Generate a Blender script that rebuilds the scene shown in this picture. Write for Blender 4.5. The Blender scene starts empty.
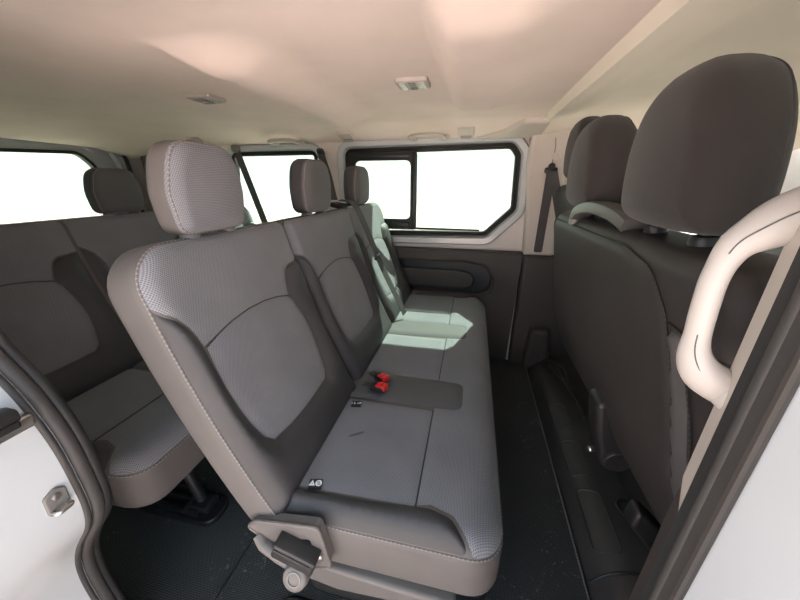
import bpy, bmesh, math, random
from math import sin, cos, pi, radians, sqrt
from mathutils import Vector, Matrix
from mathutils.geometry import delaunay_2d_cdt
random.seed(4)
SC = bpy.context.scene
COL = SC.collection

# ------------------------------------------------------------------ materials
class NT:
    def __init__(s, name):
        s.m = bpy.data.materials.new(name); s.m.use_nodes = True
        s.t = s.m.node_tree; s.t.nodes.clear()
        s.out = s.n('ShaderNodeOutputMaterial')
    def n(s, typ, **k):
        o = s.t.nodes.new(typ)
        for a, b in k.items(): setattr(o, a, b)
        return o
    def l(s, a, b): s.t.links.new(a, b)
    def math(s, op, a, b=None, c=None):
        o = s.n('ShaderNodeMath', operation=op)
        for i, x in enumerate((a, b, c)):
            if x is None: continue
            if isinstance(x, (int, float)): o.inputs[i].default_value = x
            else: s.l(x, o.inputs[i])
        return o.outputs[0]
    def ramp(s, f, stops):
        r = s.n('ShaderNodeValToRGB'); e = r.color_ramp.elements
        while len(e) < len(stops): e.new(0.5)
        for q, (p, c) in zip(e, stops): q.position = p; q.color = (*c, 1)
        s.l(f, r.inputs[0]); return r.outputs[0]
    def noise(s, co, scale, detail=3, rough=.5):
        t = s.n('ShaderNodeTexNoise'); t.inputs['Scale'].default_value = scale
        t.inputs['Detail'].default_value = detail; t.inputs['Roughness'].default_value = rough
        s.l(co, t.inputs['Vector']); return t.outputs['Fac']
    def bsdf(s, col, rough=.6, metal=0, spec=.4, bump=None, bs=.2, bd=.002, coat=0, sheen=0):
        b = s.n('ShaderNodeBsdfPrincipled')
        if isinstance(col, tuple): b.inputs['Base Color'].default_value = (*col, 1)
        else: s.l(col, b.inputs['Base Color'])
        if isinstance(rough, (int, float)): b.inputs['Roughness'].default_value = rough
        else: s.l(rough, b.inputs['Roughness'])
        b.inputs['Metallic'].default_value = metal
        b.inputs['Specular IOR Level'].default_value = spec
        b.inputs['Coat Weight'].default_value = coat
        b.inputs['Sheen Weight'].default_value = sheen
        if bump is not None:
            u = s.n('ShaderNodeBump'); u.inputs['Strength'].default_value = bs; u.inputs['Distance'].default_value = bd
            s.l(bump, u.inputs['Height']); s.l(u.outputs[0], b.inputs['Normal'])
        s.l(b.outputs[0], s.out.inputs[0]); return b

def lerpc(c, k): return tuple(min(1, x*k) for x in c)

def grain(name, col, rough=.6, scale=700, bs=.25, var=.12, big=6, spec=.4, metal=0, coat=0, sheen=0, bd=.001):
    t = NT(name); co = t.n('ShaderNodeTexCoord').outputs['Object']
    f = t.noise(co, big, 4, .6)
    c = t.ramp(f, [(.3, lerpc(col, 1-var)), (.7, lerpc(col, 1+var))])
    t.bsdf(c, rough, metal, spec, t.noise(co, scale, 2), bs, bd, coat, sheen)
    return t.m

def woven(name, dark, light, pu=.0038, pv=.0032):
    t = NT(name); tc = t.n('ShaderNodeTexCoord')
    sx = t.n('ShaderNodeSeparateXYZ'); t.l(tc.outputs['UV'], sx.inputs[0])
    u = t.math('MULTIPLY', sx.outputs[0], 1/pu); v = t.math('MULTIPLY', sx.outputs[1], 1/pv)
    row = t.math('FLOOR', v)
    u2 = t.math('ADD', u, t.math('MULTIPLY', t.math('MODULO', row, 2.0), .5))
    fu = t.math('ABSOLUTE', t.math('SUBTRACT', t.math('FRACT', u2), .5))
    fv = t.math('ABSOLUTE', t.math('SUBTRACT', t.math('FRACT', v), .5))
    d = t.math('MAXIMUM', fu, fv)
    mr = t.n('ShaderNodeMapRange'); mr.inputs['From Min'].default_value = .22; mr.inputs['From Max'].default_value = .42
    t.l(d, mr.inputs['Value'])
    n2 = t.noise(tc.outputs['Object'], 9, 3)
    base = t.ramp(mr.outputs[0], [(0, dark), (1, light)])
    mx = t.n('ShaderNodeMix', data_type='RGBA', blend_type='MULTIPLY'); mx.inputs['Factor'].default_value = 1
    t.l(base, mx.inputs['A']); t.l(t.ramp(n2, [(.3, (.88, .88, .88)), (.7, (1, 1, 1))]), mx.inputs['B'])
    t.bsdf(mx.outputs['Result'], .9, 0, .15, mr.outputs[0], .35, .0012, 0, .15)
    return t.m

def flat(name, col, rough=.5, metal=0, spec=.4, coat=0):
    t = NT(name); co = t.n('ShaderNodeTexCoord').outputs['Object']
    c = t.ramp(t.noise(co, 14, 3), [(.3, lerpc(col, .93)), (.7, lerpc(col, 1.06))])
    t.bsdf(c, rough, metal, spec, coat=coat); return t.m

def glassmat(name, tint, gl=.06):
    t = NT(name); co = t.n('ShaderNodeTexCoord').outputs['Object']
    tr = t.n('ShaderNodeBsdfTransparent')
    c = t.ramp(t.noise(co, 2), [(.3, tint), (.7, lerpc(tint, 1.02))]); t.l(c, tr.inputs[0])
    g = t.n('ShaderNodeBsdfGlossy'); g.inputs['Roughness'].default_value = .02
    m = t.n('ShaderNodeMixShader'); m.inputs[0].default_value = gl
    t.l(tr.outputs[0], m.inputs[1]); t.l(g.outputs[0], m.inputs[2]); t.l(m.outputs[0], t.out.inputs[0])
    return t.m

def matmat(name):
    t = NT(name); tc = t.n('ShaderNodeTexCoord'); co = tc.outputs['Object']
    sx = t.n('ShaderNodeSeparateXYZ'); t.l(co, sx.inputs[0])
    a = t.math('SINE', t.math('MULTIPLY', t.math('ADD', sx.outputs[0], sx.outputs[1]), 640))
    b = t.math('SINE', t.math('MULTIPLY', t.math('SUBTRACT', sx.outputs[0], sx.outputs[1]), 640))
    w = t.math('MULTIPLY', a, b)
    sp = t.noise(co, 70, 5, .75); pat = t.noise(co, 7, 2)
    k = t.math('MULTIPLY', t.math('GREATER_THAN', sp, .605), t.math('GREATER_THAN', pat, .55))
    base = t.ramp(w, [(.35, (.024, .026, .027)), (.75, (.13, .135, .138))])
    dust = t.ramp(t.noise(co, 3.2, 4), [(.4, (0, 0, 0)), (.8, (.02, .02, .019))])
    ad = t.n('ShaderNodeMix', data_type='RGBA', blend_type='ADD'); ad.inputs['Factor'].default_value = 1
    t.l(base, ad.inputs['A']); t.l(dust, ad.inputs['B'])
    mx = t.n('ShaderNodeMix', data_type='RGBA'); t.l(k, mx.inputs['Factor'])
    t.l(ad.outputs['Result'], mx.inputs['A']); mx.inputs['B'].default_value = (.17, .17, .16, 1)
    t.bsdf(mx.outputs['Result'], .55, 0, .35, w, .6, .002)
    return t.m

def stitchmat(name, a, b):
    t = NT(name); tc = t.n('ShaderNodeTexCoord')
    sx = t.n('ShaderNodeSeparateXYZ'); t.l(tc.outputs['UV'], sx.inputs[0])
    f = t.math('FRACT', t.math('MULTIPLY', sx.outputs[0], 1/.009))
    c = t.ramp(f, [(.25, a), (.45, b)])
    t.bsdf(c, .8, 0, .2); return t.m

def pavemat():
    t = NT('paving'); co = t.n('ShaderNodeTexCoord').outputs['Object']
    b = t.n('ShaderNodeTexBrick'); b.inputs['Scale'].default_value = 4
    b.inputs['Color1'].default_value = (.62, .515, .465, 1); b.inputs['Color2'].default_value = (.57, .475, .43, 1)
    b.inputs['Mortar'].default_value = (.50, .41, .37, 1); t.l(co, b.inputs['Vector'])
    t.bsdf(b.outputs[0], .9, 0, .2, t.noise(co, 60), .3, .004); return t.m

M = {}
M['weave'] = woven('grey_woven_fabric', (.114, .1155, .126), (.262, .263, .284))
M['vinyl'] = grain('grey_vinyl', (.050, .048, .050), .52, 900, .35, .10, 7, .38)
M['vinyl_side'] = grain('pale_lit_vinyl', (.112, .100, .094), .55, 900, .35, .08, 6, .35)  # paler than the bolster vinyl, partly to put light on the sides into colour
M['strip'] = grain('dark_grey_cloth', (.105, .102, .104), .75, 1400, .4, .08, 8, .2, sheen=.1)
M['back'] = grain('charcoal_seat_vinyl', (.036, .0315, .030), .55, 1000, .3, .12, 5, .35)
M['backhr'] = grain('charcoal_seat_cloth', (.033, .029, .028), .85, 1500, .5, .12, 6, .2, sheen=.15)
M['stripe'] = grain('charcoal_fabric_stripe', (.085, .08, .08), .85, 1500, .5, .1, 9, .2)
M['stitch'] = stitchmat('pale_stitching', (.26, .24, .23), (.165, .15, .144))
M['stitchdark'] = stitchmat('dark_stitching', (.055, .05, .047), (.034, .031, .029))
M['seam'] = flat('seam_thread', (.05, .047, .047), .8)
M['paint'] = grain('white_body_paint', (.52, .542, .56), .28, 500, .03, .03, 3, .5, coat=.4)
M['paintwarm'] = grain('inner_body_paint', (.66, .60, .55), .35, 500, .03, .04, 3, .45)
M['liner'] = grain('beige_headliner_felt', (.86, .735, .67), .95, 900, .5, .05, 3.0, .1)
M['liner2'] = grain('pale_headliner_felt', (.82, .745, .645), .95, 900, .5, .03, 2.5, .1)
M['beige'] = grain('beige_trim_plastic', (.56, .505, .455), .55, 1100, .25, .03, 5, .35)
M['handle'] = grain('beige_handle_plastic', (.50, .458, .425), .42, 1300, .12, .03, 7, .4)
M['dark'] = grain('dark_trim_plastic', (.060, .052, .047), .5, 1100, .35, .08, 5, .4)
M['blackp'] = grain('black_plastic', (.022, .021, .021), .4, 1100, .25, .1, 8, .45)
M['greyp'] = grain('grey_plastic', (.125, .112, .104), .45, 1100, .2, .05, 8, .4)
M['greyp2'] = grain('satin_grey_plastic', (.16, .15, .14), .4, 1100, .1, .05, 8, .45)
M['rubber'] = grain('black_rubber', (.024, .023, .023), .5, 350, .25, .1, 12, .4)
M['rubber2'] = grain('dark_grey_rubber', (.045, .042, .040), .6, 350, .2, .1, 12, .35)
M['gasket'] = flat('black_window_rubber', (.012, .012, .012), .4)
M['mat'] = matmat('black_rubber_mat')
M['plinth'] = grain('black_moulded_plastic', (.048, .045, .045), .48, 260, .3, .25, 4, .4)
M['outlet'] = grain('dark_satin_plastic', (.088, .081, .076), .38, 1100, .1, .05, 8, .45)
M['metal'] = flat('steel', (.62, .6, .57), .28, 1)
M['blackmetal'] = flat('black_steel', (.02, .02, .022), .38, .2, .5)
M['red'] = flat('red_plastic', (.75, .03, .03), .35)
M['white'] = flat('white_print', (.8, .8, .8), .6)
M['webbing'] = grain('black_webbing', (.070, .067, .066), .6, 1600, .6, .1, 10, .3)
M['tint'] = glassmat('green_tinted_glass', (.43, .495, .455))
M['lens'] = flat('clear_lens', (.42, .40, .38), .25, 0, .5)
M['bezel'] = grain('grey_beige_plastic', (.40, .36, .33), .5, 1100, .15, .04, 7, .35)
M['clear'] = glassmat('clear_glass', (.66, .70, .68))
M['pave'] = pavemat()

# ------------------------------------------------------------------ mesh tools
class MB:
    def __init__(s): s.v = []; s.f = []; s.uv = []; s.mi = []
    def add(s, vs, fs, uv=None, mi=0):
        o = len(s.v); s.v += [tuple(p) for p in vs]
        s.uv += list(uv) if uv else [(p[0]+p[1]*.37, p[2]+p[1]*.61) for p in vs]
        s.f += [tuple(i+o for i in f) for f in fs]; s.mi += [mi]*len(fs); return s
    def build(s, name, mat, parent=None, angle=45, loc=None):
        me = bpy.data.meshes.new(name)
        vs = s.v
        if loc: vs = [(p[0]-loc[0], p[1]-loc[1], p[2]-loc[2]) for p in vs]
        me.from_pydata(vs, [], s.f)
        mats = mat if isinstance(mat, (list, tuple)) else [mat]
        for m in mats: me.materials.append(M[m])
        ul = me.uv_layers.new(name='UVMap')
        for lp in me.loops: ul.data[lp.index].uv = s.uv[lp.vertex_index]
        for p, i in zip(me.polygons, s.mi): p.material_index = i; p.use_smooth = True
        bm = bmesh.new(); bm.from_mesh(me)
        bmesh.ops.recalc_face_normals(bm, faces=bm.faces); bm.to_mesh(me); bm.free()
        me.set_sharp_from_angle(angle=radians(angle))
        o = bpy.data.objects.new(name, me); COL.objects.link(o)
        if loc: o.location = loc
        if parent is not None:
            o.parent = parent
            if parent.type == 'EMPTY': o.matrix_parent_inverse = Matrix.Translation(-Vector(parent.location))
        return o

def tag(o, label=None, cat=None, group=None, kind=None):
    if label: o['label'] = label
    if cat: o['category'] = cat
    if group: o['group'] = group
    if kind: o['kind'] = kind
    return o
def empty(name, loc, label, cat, group=None):
    o = bpy.data.objects.new(name, None); COL.objects.link(o); o.location = loc
    o.empty_display_size = .05
    return tag(o, label, cat, group)

def rbox(mb, c, size, bev=.004, rot=None, seg=2, mi=0):
    bm = bmesh.new(); bmesh.ops.create_cube(bm, size=1)
    for v in bm.verts: v.co = Vector((v.co.x*size[0], v.co.y*size[1], v.co.z*size[2]))
    if bev: bmesh.ops.bevel(bm, geom=bm.edges[:], offset=min(bev, min(size)*.48), segments=seg, profile=.5, affect='EDGES')
    R = rot.to_matrix() if rot is not None and hasattr(rot, 'to_matrix') else (rot or Matrix.Identity(3))
    bm.verts.index_update()
    mb.add([R @ v.co + Vector(c) for v in bm.verts], [[v.index for v in f.verts] for f in bm.faces], None, mi)
    bm.free(); return mb

def frames(path, closed=False, up0=None):
    P = [Vector(p) for p in path]; n = len(P); T = []
    for i in range(n):
        a = P[i-1] if (i > 0 or closed) else P[i]; b = P[(i+1) % n] if (i < n-1 or closed) else P[i]
        T.append((b-a).normalized())
    if up0 is None:
        up0 = Vector((0, 0, 1)) if abs(T[0].z) < .9 else Vector((1, 0, 0))
    N = []; u = Vector(up0)
    for t in T:
        u = (u - t*u.dot(t)); u = u.normalized() if u.length > 1e-6 else t.orthogonal().normalized()
        N.append(u.copy())
    return P, T, N

def tube(mb, path, r, seg=10, closed=False, ra=None, up=None, cap=True, mi=0, scale=None):
    P, T, N = frames(path, closed, up); n = len(P); vs = []; uv = []; L = 0
    for i in range(n):
        if i: L += (P[i]-P[i-1]).length
        B = T[i].cross(N[i]); k = scale[i] if scale else 1
        for j in range(seg):
            a = 2*pi*j/seg
            vs.append(P[i] + N[i]*(cos(a)*r*k) + B*(sin(a)*(ra or r)*k)); uv.append((L, j/seg*.01))
    fs = []
    for i in range(n if closed else n-1):
        for j in range(seg):
            a = i*seg+j; b = i*seg+(j+1) % seg; c = ((i+1) % n)*seg
            fs.append((a, b, c+(j+1) % seg, c+j))
    if cap and not closed:
        fs.append(tuple(range(seg))[::-1]); fs.append(tuple((n-1)*seg+j for j in range(seg)))
    return mb.add(vs, fs, uv, mi)

def sweep(mb, path, prof, up, closed=False, mi=0):
    """prof: list of (a along up-normal, b along binormal); closed section"""
    P, T, N = frames(path, closed, up); n = len(P); k = len(prof); vs = []; uv = []
    for i in range(n):
        B = T[i].cross(N[i])
        for a, b in prof: vs.append(P[i]+N[i]*a+B*b); uv.append((i*.01, b))
    fs = []
    for i in range(n if closed else n-1):
        for j in range(k):
            c = ((i+1) % n)*k
            fs.append((i*k+j, i*k+(j+1) % k, c+(j+1) % k, c+j))
    if not closed:
        fs.append(tuple(range(k))[::-1]); fs.append(tuple((n-1)*k+j for j in range(k)))
    return mb.add(vs, fs, uv, mi)

def ribbon(mb, path, w, t, wdir):
    """flat webbing; wdir = direction of its width"""
    P, T, _ = frames(path); vs = []
    for p, tt in zip(P, T):
        W = Vector(wdir); W = (W-tt*W.dot(tt)).normalized(); Nn = tt.cross(W)
        for a, b in ((-1, -1), (1, -1), (1, 1), (-1, 1)): vs.append(p+W*(a*w/2)+Nn*(b*t/2))
    fs = []
    for i in range(len(P)-1):
        for j in range(4): fs.append((i*4+j, i*4+(j+1) % 4, (i+1)*4+(j+1) % 4, (i+1)*4+j))
    n = (len(P)-1)*4; fs += [(3, 2, 1, 0), (n, n+1, n+2, n+3)]
    return mb.add(vs, fs)

def lathe(mb, c, axis, prof, seg=20, mi=0):
    """prof (r, h) along axis"""
    A = Vector(axis).normalized(); X = A.orthogonal().normalized(); Y = A.cross(X); vs = []; fs = []
    for r, h in prof:
        for j in range(seg):
            a = 2*pi*j/seg; vs.append(Vector(c)+A*h+X*(r*cos(a))+Y*(r*sin(a)))
    for i in range(len(prof)-1):
        for j in range(seg): fs.append((i*seg+j, i*seg+(j+1) % seg, (i+1)*seg+(j+1) % seg, (i+1)*seg+j))
    fs.append(tuple(range(seg))[::-1]); fs.append(tuple((len(prof)-1)*seg+j for j in range(seg)))
    return mb.add(vs, fs, None, mi)

def catmull(pts, n=6, closed=False):
    P = [Vector(p) for p in pts]; m = len(P); out = []
    rng = range(m) if closed else range(m-1)
    for i in rng:
        p1, p2 = P[i], P[(i+1) % m]
        p0 = P[i-1] if (i > 0 or closed) else p1*2-p2
        p3 = P[(i+2) % m] if (i+2 < m or closed) else p2*2-p1
        for k in range(n):
            t = k/n
            out.append(.5*((2*p1)+(p2-p0)*t+(2*p0-5*p1+4*p2-p3)*t*t+(3*p1-p0-3*p2+p3)*t**3))
    if not closed: out.append(P[-1])
    return out

def rpoly(pts, r=.02, n=5):
    """polygon with rounded corners; r number or per point list"""
    m = len(pts); out = []
    for i in range(m):
        p = Vector(pts[i]); a = Vector(pts[i-1])-p; b = Vector(pts[(i+1) % m])-p
        rr = r[i] if isinstance(r, (list, tuple)) else r
        la, lb = a.length, b.length; a.normalize(); b.normalize()
        ang = a.angle(b)
        if rr <= 0 or ang > pi-.02: out.append(p); continue
        d = min(rr/math.tan(ang/2), la*.48, lb*.48)
        p0 = p+a*d; p2 = p+b*d
        for k in range(n+1):
            t = k/n; out.append(p0*(1-t)**2+p*(2*t*(1-t))+p2*t*t)
    return out

def inside(p, poly):
    c = False; x, y = p[0], p[1]; n = len(poly); j = n-1
    for i in range(n):
        xi, yi = poly[i][0], poly[i][1]; xj, yj = poly[j][0], poly[j][1]
        if (yi > y) != (yj > y) and x < (xj-xi)*(y-yi)/(yj-yi)+xi: c = not c
        j = i
    return c
def edist(p, poly):
    x, y = p[0], p[1]; best = 9; n = len(poly)
    for i in range(n):
        ax, ay = poly[i-1][0], poly[i-1][1]; bx, by = poly[i][0]-ax, poly[i][1]-ay
        q = bx*bx+by*by; t = 0 if q == 0 else max(0, min(1, ((x-ax)*bx+(y-ay)*by)/q))
        dx, dy = x-ax-bx*t, y-ay-by*t; best = min(best, dx*dx+dy*dy)
    return sqrt(best)
def resample(poly, step):
    out = []; n = len(poly)
    for i in range(n):
        a = Vector(poly[i]); b = Vector(poly[(i+1) % n]); k = max(1, int(math.ceil((b-a).length/step)))
        for j in range(k): out.append(a+(b-a)*(j/k))
    res = []
    for p in out:
        if not res or (p-res[-1]).length > 1e-5: res.append(p)
    if (res[0]-res[-1]).length < 1e-5: res.pop()
    return res

def tri(outline, holes=(), sp=None, extra=()):
    pts = [Vector((p[0], p[1])) for p in outline]; ed = []; loops = [list(range(len(pts)))]
    for h in holes:
        o = len(pts); pts += [Vector((p[0], p[1])) for p in h]; loops.append(list(range(o, len(pts))))
    for L in loops: ed += [(L[i], L[(i+1) % len(L)]) for i in range(len(L))]
    if sp:
        x0 = min(p.x for p in pts); x1 = max(p.x for p in pts); y0 = min(p.y for p in pts); y1 = max(p.y for p in pts)
        nx = int((x1-x0)/sp)+1; ny = int((y1-y0)/sp)+1; polys = [outline]+list(holes)
        for i in range(nx+1):
            for j in range(ny+1):
                q = Vector((x0+(i+.5*(j % 2))*sp, y0+j*sp))
                if inside(q, outline) and not any(inside(q, h) for h in holes) and min(edist(q, pl) for pl in polys) > sp*.45: pts.append(q)
    pts += list(extra)
    V, E, F, *_ = delaunay_2d_cdt(pts, ed, [], 0, 1e-6)
    fs = []
    for f in F:
        c = sum((V[i] for i in f), Vector((0, 0)))/len(f)
        if abs(sum(V[f[i-1]].x*V[f[i]].y-V[f[i]].x*V[f[i-1]].y for i in range(len(f)))) < 4e-8: continue
        if inside(c, outline) and not any(inside(c, h) for h in holes): fs.append(tuple(f))
    return V, fs

def plate(mb, outline, holes, fn, t0, t1, sp=None, mi=0, uvs=1):
    """solid sheet from 2D outline with holes; fn(a,b,t)->3D"""
    V, fs = tri(outline, holes, sp); n = len(V)
    vs = [fn(p.x, p.y, t0) for p in V]+[fn(p.x, p.y, t1) for p in V]
    cnt = {}
    for f in fs:
        for i in range(len(f)):
            a, b = f[i], f[(i+1) % len(f)]; cnt[(a, b)] = 1
    side = [(a, b, b+n, a+n) for (a, b) in cnt if (b, a) not in cnt]
    uv = [(p.x, p.y) for p in V]*2
    return mb.add(vs, fs+[tuple(i+n for i in f)[::-1] for f in fs]+side, uv, mi)

def bplate(mb, outline, fn, t0, t1, bev=.004, mi=0, seg=3, sp=None):
    """solid plate with its t1 face rounded over by bev (convex-ish outline)"""
    c = sum((Vector(p) for p in outline), Vector((0, 0)))/len(outline); n = len(outline); rings = []
    def inset(d):
        res = []
        for i in range(n):
            p = Vector(outline[i]); a = Vector(outline[i-1]); b = Vector(outline[(i+1) % n])
            t = (b-a).normalized(); nr = Vector((-t.y, t.x)); res.append(p+nr*d)
        return res
    area = sum(outline[i-1][0]*outline[i][1]-outline[i][0]*outline[i-1][1] for i in range(n))
    sg = 1 if area > 0 else -1; dt = 1 if t1 > t0 else -1
    rings.append((list(outline), t0))
    for k in range(seg+1):
        a = k/seg*pi/2; rings.append((inset(sg*bev*(1-cos(a))), t1-dt*bev*(1-sin(a))))
    vs = []; fs = []
    for ring, t in rings: vs += [fn(p[0], p[1], t) for p in ring]
    for r in range(len(rings)-1):
        for i in range(n): fs.append((r*n+i, r*n+(i+1) % n, (r+1)*n+(i+1) % n, (r+1)*n+i))
    uv = [(p[0], p[1]) for ring, t in rings for p in ring]
    mb.add(vs, fs, uv, mi)
    for ring, t in (rings[0], rings[-1]):
        V, F = tri(resample(ring, 9), (), sp); mb.add([fn(p.x, p.y, t) for p in V], F, [(p.x, p.y) for p in V], mi)
    return mb

def pad_outline(u0, u1, v0, v1, R, d=0, ns=14, nc=8):
    """rounded rectangle inset by d; R = (bl, br, tr, tl)"""
    out = []
    cs = [((u0, v0), (1, 1), R[0], pi), ((u1, v0), (-1, 1), R[1], 1.5*pi), ((u1, v1), (-1, -1), R[2], 0), ((u0, v1), (1, -1), R[3], .5*pi)]
    for i, (p, s, r, a0) in enumerate(cs):
        cx, cy = p[0]+s[0]*r, p[1]+s[1]*r; rr = max(r-d, 0)
        # clamp when the inset passes the corner centre
        if r < d: cx, cy = p[0]+s[0]*d, p[1]+s[1]*d
        for k in range(nc+1):
            a = a0+k/nc*pi/2; out.append((cx+rr*cos(a), cy+rr*sin(a)))
    res = []
    for i in range(4):
        seg = out[i*(nc+1):(i+1)*(nc+1)]; nxt = out[((i+1) % 4)*(nc+1)]
        res += seg
        a = seg[-1]
        for k in range(1, ns): t = k/ns; res.append((a[0]+(nxt[0]-a[0])*t, a[1]+(nxt[1]-a[1])*t))
    return res
def sdrr(u, v, u0, u1, v0, v1, R):
    cx, cy = (u0+u1)/2, (v0+v1)/2; x, y = u-cx, v-cy
    r = R[2] if (x > 0 and y > 0) else R[1] if x > 0 else R[3] if y > 0 else R[0]
    qx, qy = abs(x)-(u1-u0)/2+r, abs(y)-(v1-v0)/2+r
    return min(max(qx, qy), 0)+sqrt(max(qx, 0)**2+max(qy, 0)**2)-r

class Pad:
    """soft upholstered block: (u, v) face, w from wb to wf, edge radii rb / rf"""
    def __init__(s, u0, u1, v0, v1, R, wb, wf, rb, rf, D, crown=0):
        s.a = (u0, u1, v0, v1, R); s.wb, s.wf, s.rb, s.rf, s.D, s.crown = wb, wf, rb, rf, D, crown
    def h(s, u, v):
        d = -sdrr(u, v, *s.a)
        w = s.wf-s.rf+sqrt(max(0, s.rf**2-max(0, s.rf-d)**2)) if d < s.rf else s.wf
        return w + s.cr(u, v)
    def cr(s, u, v):
        if not s.crown: return 0
        x = (u-(s.a[0]+s.a[1])/2)/((s.a[1]-s.a[0])/2); y = (v-(s.a[2]+s.a[3])/2)/((s.a[3]-s.a[2])/2)
        return s.crown*max(0, 1-x*x)*max(0, 1-y*y)
    def hb(s, u, v):
        d = -sdrr(u, v, *s.a)
        return s.wb+s.rb-sqrt(max(0, s.rb**2-max(0, s.rb-d)**2)) if d < s.rb else s.wb
    def body(s, ns=14, nc=8):
        u0, u1, v0, v1, R = s.a; mb = MB(); rings = []; K = 6
        cx, cy = (u0+u1)/2, (v0+v1)/2
        def cap(front):
            w = s.wf if front else s.wb; r = s.rf if front else s.rb; L = []
            for k in range(K+1):
                a = k/K*pi/2; d = r*(1-cos(a))
                L.append([(p[0], p[1], (w-r+r*sin(a)) if front else (w+r-r*sin(a))) for p in pad_outline(u0, u1, v0, v1, R, d, ns, nc)])
            last = L[-1]
            for q in (.85, .65, .42, .2, .03):
                L.append([(cx+(p[0]-cx)*q, cy+(p[1]-cy)*q, p[2]) for p in last])
            return L
        rings = cap(False)[::-1]+cap(True); n = len(rings[0]); vs = []; uv = []
        half = len(rings)//2
        for i, L in enumerate(rings):
            for u, v, w in L:
                if i >= half: w += s.cr(u, v)
                vs.append(s.D(u, v, w)); uv.append((u+w*.5, v+w*.5))
        fs = []
        for i in range(len(rings)-1):
            for j in range(n): fs.append((i*n+j, i*n+(j+1) % n, (i+1)*n+(j+1) % n, (i+1)*n+j))
        fs.append(tuple(range(n))[::-1]); fs.append(tuple((len(rings)-1)*n+j for j in range(n)))
        mb.add(vs, fs, uv); return mb
    def clampin(s, p, dm):
        for _ in range(6):
            d = -sdrr(p.x, p.y, *s.a)
            if d >= dm: break
            e = 1e-4; g = Vector((sdrr(p.x+e, p.y, *s.a)-sdrr(p.x-e, p.y, *s.a), sdrr(p.x, p.y+e, *s.a)-sdrr(p.x, p.y-e, *s.a)))
            if g.length < 1e-9: break
            p = p-g.normalized()*(dm-d)*1.02
        return p
    def panel(s, outline, lift=.006, edge=.0012, ew=.014, sp=.012, back=False, mb=None):
        o = [s.clampin(p, .0045) for p in resample([Vector((p[0], p[1])) for p in outline], sp)]
        o = [p for i, p in enumerate(o) if (p-o[i-1]).length > .0012]; ex = []
        for p in resample(o, .006):
            d0 = -sdrr(p.x, p.y, *s.a)
            if d0 > .016: continue
            for dd in (.0065, .0095, .014, .020, .027):
                if dd < d0+.0015: continue
                q = s.clampin(p, dd)
                if inside(q, o) and edist(q, o) > .0012 and all((q-z).length > .002 for z in ex[-40:]): ex.append(q)
        V, fs = tri(o, (), sp, ex); vs = []
        for p in V:
            d = edist(p, o); t = min(1, d/ew); t = 1-(1-t)**2
            k = edge+(lift-edge)*t
            w = s.hb(p.x, p.y)-k if back else s.h(p.x, p.y)+k
            vs.append(s.D(p.x, p.y, w))
        return (mb or MB()).add(vs, fs, [(p.x, p.y) for p in V])
    def line(s, pts, r=.0022, off=.001, back=False, mb=None, closed=False, step=.012):
        P = [Vector((p[0], p[1])) for p in pts]; q = []
        for a, b in zip(P, P[1:]+([P[0]] if closed else [])):
            k = max(1, int((b-a).length/step))
            for i in range(k): q.append(a+(b-a)*(i/k))
        if not closed: q.append(P[-1])
        path = [s.D(p.x, p.y, (s.hb(p.x, p.y)-off) if back else (s.h(p.x, p.y)+off)) for p in q]
        return tube(mb or MB(), path, r, 6, closed)

def pillow(outline, w0, w1, rb, rf, D, puff=.01):
    """headrest block: star-shaped outline, rounded edges, domed faces"""
    c = sum((Vector(p) for p in outline), Vector((0, 0)))/len(outline); n = len(outline); rings = []; K = 6
    nr = []
    for i in range(n):
        t = (Vector(outline[(i+1) % n])-Vector(outline[i-1])).normalized(); nr.append(Vector((-t.y, t.x)))
    ar = sum(outline[i-1][0]*outline[i][1]-outline[i][0]*outline[i-1][1] for i in range(n)); sg = 1 if ar > 0 else -1
    hw = max(abs(p[0]-c.x) for p in outline); hv = max(abs(p[1]-c.y) for p in outline)
    def cap(front):
        L = []; r = rf if front else rb
        for k in range(K+1):
            a = k/K*pi/2; d = r*(1-cos(a))*sg; w = (w1-r+r*sin(a)) if front else (w0+r-r*sin(a))
            L.append([(outline[i][0]+nr[i].x*d, outline[i][1]+nr[i].y*d, w) for i in range(n)])
        last = L[-1]
        for q in (.9, .75, .6, .45, .3, .16):
            L.append([(c.x+(p[0]-c.x)*q, c.y+(p[1]-c.y)*q, p[2]) for p in last])
        return [[(u, v, w+(1 if front else -1)*puff*max(0, 1-((u-c.x)/hw)**2)*max(0, 1-((v-c.y)/hv)**2)) for u, v, w in l] for l in L]
    rings = cap(False)[::-1]+cap(True); vs = []; uv = []
    for L in rings:
        for u, v, w in L: vs.append(D(u, v, w)); uv.append((u+w*.6, v+w*.3))
    fs = []
    for i in range(len(rings)-1):
        for j in range(n): fs.append((i*n+j, i*n+(j+1) % n, (i+1)*n+(j+1) % n, (i+1)*n+j))
    fs.append(tuple(range(n))[::-1]); fs.append(tuple((len(rings)-1)*n+j for j in range(n)))
    mb = MB().add(vs, fs, uv)
    for q in range(len(fs)): mb.mi[q] = 0 if (q//n) >= 14 else 1
    mb.mi[-2] = 1
    return mb, (n, rings)

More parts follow.
